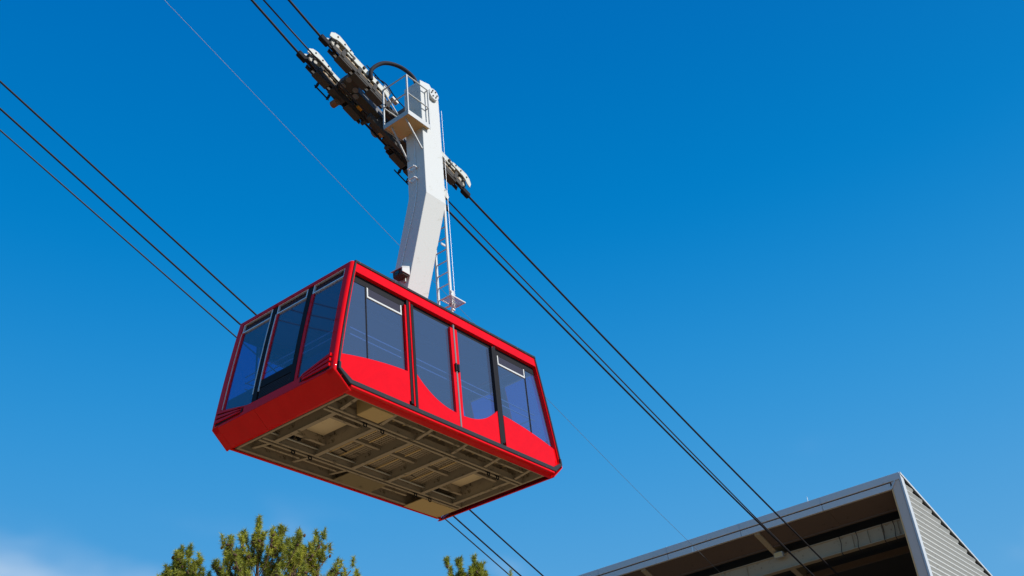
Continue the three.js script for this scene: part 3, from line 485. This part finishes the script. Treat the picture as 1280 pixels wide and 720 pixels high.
  part('pivot_shaft', [rod(V(0.07, 8.44, -0.5), V(0.07, 8.44, 0.809), 0.12, 0.12, 24)], M.midGrey, car);
  cp('pivot_bracket', [rbox(-0.25, 0.35, 0.0, 0.36, -0.24, -0.2, 0.02), rbox(-0.25, 0.35, 0.0, 0.36, 0.2, 0.24, 0.02)], M.dark);
  // small fittings on the near beam: junction box, pipes and a stub aerial
  cp('junction_box', [rbox(-0.72, -0.48, 0.346, 0.45, 0.36, 0.46, 0.01)], M.white);
  cp('junction_box', [rbox(-0.4, -0.2, 0.346, 0.42, 0.34, 0.44, 0.01)], M.steel);
  cp('pipe', tube([V(-1.0, 0.36, 0.46), V(-0.7, 0.44, 0.5), V(-0.4, 0.36, 0.49), V(0.0, 0.38, 0.47)], 0.014, 20, 6), M.black);
  cp('aerial', [rod(V(-1.3, 0.5, 0.42), V(-0.45, 0.5, 0.42), 0.012), rod(V(-1.0, 0.346, 0.42), V(-1.0, 0.5, 0.42), 0.015)], M.black);
  for (const s of [-1.35, -0.9, 1.6]) cp('lug', [new THREE.CylinderGeometry(0.035, 0.035, 0.04, 12).rotateX(Math.PI / 2).translate(s, 0.27, 0.47)], M.dark);
}

// ------------------------------------------------------------------ pines
function pine(label, wx, wz, tips, H, R, seed, lean = 0) {
  const rnd = rng(seed), t = new THREE.Group(); t.name = numbered('pine_tree'); t.position.set(wx, 0, wz); t.off = V(0, 0, 0); scene.add(t);
  t.userData = { label, category: 'tree', group: 'pine trees below the cabin' };
  const shoots = [];
  for (const [x, y, z] of tips) { shoots.push(V(x - wx, y, z - wz)); for (let k = 0; k < 5; k++) shoots.push(V(x - wx + (rnd() - 0.5) * 0.5, y - 0.12 - rnd() * 0.6, z - wz + (rnd() - 0.5) * 0.5)); }
  // further shoots through the crown
  for (let i = 0; i < 165; i++) {
    const q = i < 80 ? 0.15 + 2.9 * Math.pow(rnd(), 0.8) : 3 + 4.5 * rnd(), rr = Math.min(R * Math.sqrt(q), R * 1.9) * Math.pow(rnd(), 0.45), a = rnd() * 6.283;
    shoots.push(V(Math.cos(a) * rr + 0.62 * lean, H - q - 0.1, Math.sin(a) * rr + 0.78 * lean));
  }
  const wood = [], pos = [], col = [], trunkTop = V(0.02, H - 0.25, 0.03);
  const tp = []; for (let i = 0; i <= 14; i++) { const k = i / 14; tp.push(V(0.12 * Math.sin(k * 5 + seed) * (1 - k), trunkTop.y * k, 0.1 * Math.sin(k * 4 + 1 + seed) * (1 - k))); }
  const curve = new THREE.CatmullRomCurve3(tp), tr = new THREE.TubeGeometry(curve, 40, 1, 10), pp = tr.attributes.position;
  for (let i = 0; i <= 40; i++) { const c = curve.getPointAt(i / 40), r = lerp(0.2, 0.025, Math.pow(i / 40, 0.8)) * (i < 2 ? 1.3 : 1); for (let k = 0; k <= 10; k++) { const j = i * 11 + k; pp.setXYZ(j, c.x + (pp.getX(j) - c.x) * r, c.y + (pp.getY(j) - c.y) * r, c.z + (pp.getZ(j) - c.z) * r); } }
  tr.computeVertexNormals();
  const cones = [];
  const dark = [0.15, 0.2, 0.016], light = [0.56, 0.55, 0.035], brown = [0.16, 0.10, 0.03];
  const up = V(0, 1, 0), d = V(), e = V(), p = V();
  for (const tip of shoots) {
    const low = tip.y < H * 0.62, rr = Math.hypot(tip.x, tip.z);
    const by = clamp(tip.y - 0.5 - rr * 0.55 - rnd() * 0.4, H * 0.22, trunkTop.y - 0.1), base = curve.getPoint(by / trunkTop.y);
    const mid = base.clone().lerp(tip, 0.6); mid.y -= 0.18 * rr * 0.6 + 0.05;
    const bc = new THREE.CatmullRomCurve3([base, mid, tip.clone().add(V(0, -0.02, 0))]);
    wood.push(new THREE.TubeGeometry(new THREE.CatmullRomCurve3([bc.getPoint(0), bc.getPoint(0.3), bc.getPoint(0.6), bc.getPoint(0.88)]), 7, 0.007 + 0.003 * rr, 5));
    const tone = rnd(), sc = low ? 1.7 : 1, twigs = 3 + Math.floor(rnd() * 3);
    for (let q = 0; q < twigs; q++) {
      const k0 = q === 0 ? 1 : lerp(0.62, 0.98, rnd()), start = bc.getPoint(k0 * 0.96 - 0.05 * (q === 0 ? 1 : 0));
      const dir = V((rnd() - 0.5) * 1.1, 0.9 + rnd() * 0.5, (rnd() - 0.5) * 1.1).normalize(); if (q === 0) dir.set((rnd() - 0.5) * 0.3, 1, (rnd() - 0.5) * 0.3).normalize();
      const len = (0.12 + rnd() * 0.16) * (low ? 1.6 : 1), n = low ? 60 : 130, end = start.clone().addScaledVector(dir, len);
      if (q) wood.push(new THREE.CylinderGeometry(0.004, 0.007, len, 4).applyMatrix4(frame(start, end).multiply(new THREE.Matrix4().makeRotationX(Math.PI / 2))));
      const tw = clamp(tone * 0.6 + rnd() * 0.45, 0, 1);
      for (let i = 0; i < n; i++) {
        const f = rnd(); p.copy(start).addScaledVector(dir, len * (0.1 + 0.95 * f));
        d.set(rnd() - 0.5, rnd() - 0.5, rnd() - 0.5).normalize().multiplyScalar(0.95).addScaledVector(dir, 0.25 + 0.55 * f * f).normalize();
        const L = (0.08 + rnd() * 0.07) * (0.8 + 0.2 * sc), w = 0.0062 * sc * (1 + rnd() * 0.6);
        e.set(rnd() - 0.5, rnd() - 0.5, rnd() - 0.5).cross(d).normalize().multiplyScalar(w);
        const q3 = p.clone().addScaledVector(d, L); q3.y -= 0.012;
        pos.push(p.x + e.x, p.y + e.y, p.z + e.z, p.x - e.x, p.y - e.y, p.z - e.z, q3.x, q3.y, q3.z);
        const v = clamp(tw * 0.75 + rnd() * 0.35 - 0.05, 0, 1), br = rnd() < 0.06;
        for (let k = 0; k < 3; k++) for (let c = 0; c < 3; c++) col.push(br ? brown[c] : lerp(dark[c], light[c], v));
      }
      if (rnd() < 0.5) { const c = bc.getPoint(0.75 + rnd() * 0.24); cones.push(new THREE.SphereGeometry(0.032, 7, 6).scale(1, 1.6, 1).rotateX(rnd() * 3).rotateY(rnd() * 6).translate(c.x + (rnd() - 0.5) * 0.12, c.y + (rnd() - 0.5) * 0.1, c.z + (rnd() - 0.5) * 0.12)); }
    }
  }
  const bark = std({ map: dirtMap(hexs('#6a4f3d'), hexs('#3b2d25'), 0.1, 1.7 + seed, 0.5), roughness: 0.95 });
  part('trunk', [tr], bark, t);
  part('branches', wood, bark, t);
  const g = new THREE.BufferGeometry(); g.setAttribute('position', new THREE.Float32BufferAttribute(pos, 3)); g.setAttribute('color', new THREE.Float32BufferAttribute(col, 3)); g.computeVertexNormals();
  const cr = part('crown', g, phy({ vertexColors: true, roughness: 1, side: THREE.DoubleSide, transmission: 0.3, thickness: 0 }), t); cr.userData.kind = 'stuff';
  const cn = part('cones', cones, std({ color: rgb(0.09, 0.05, 0.03), roughness: 0.9 }), t); cn.userData.kind = 'stuff';
}
pine('largest green pine tree below the red cabin, dark trunk showing between its tufts', 16.55, -20.05, [[16.55, 11.38, -20.05], [17.0, 11.25, -19.67], [17.36, 11.1, -19.36], [17.68, 11.05, -19.06], [17.81, 11.1, -18.94], [18.37, 10.4, -18.4], [16.28, 11.1, -20.27], [16.01, 10.92, -20.49], [15.87, 10.88, -20.6], [16.1, 10.5, -20.3], [16.9, 10.8, -19.8], [17.3, 10.7, -19.3], [18.1, 10.5, -18.7]], 11.4, 1.65, 11, 0.45);
pine('small pine treetop left of the largest pine tree', 15.8, -21.9, [[15.71, 11.05, -21.96], [15.89, 11.03, -21.83], [16.1, 10.85, -21.68], [16.2, 10.5, -21.6], [15.4, 10.45, -22.18], [15.65, 10.8, -22.0]], 11.05, 0.62, 23);
pine('pine treetop right of the largest pine, close under the cabin ropes', 22.5, -18.3, [[22.06, 11.17, -18.82], [22.28, 11.19, -18.57], [22.58, 11.12, -18.19], [22.69, 10.93, -18.06], [23.22, 10.62, -17.37]], 11.15, 0.85, 37);

renderer.render(scene, camera);
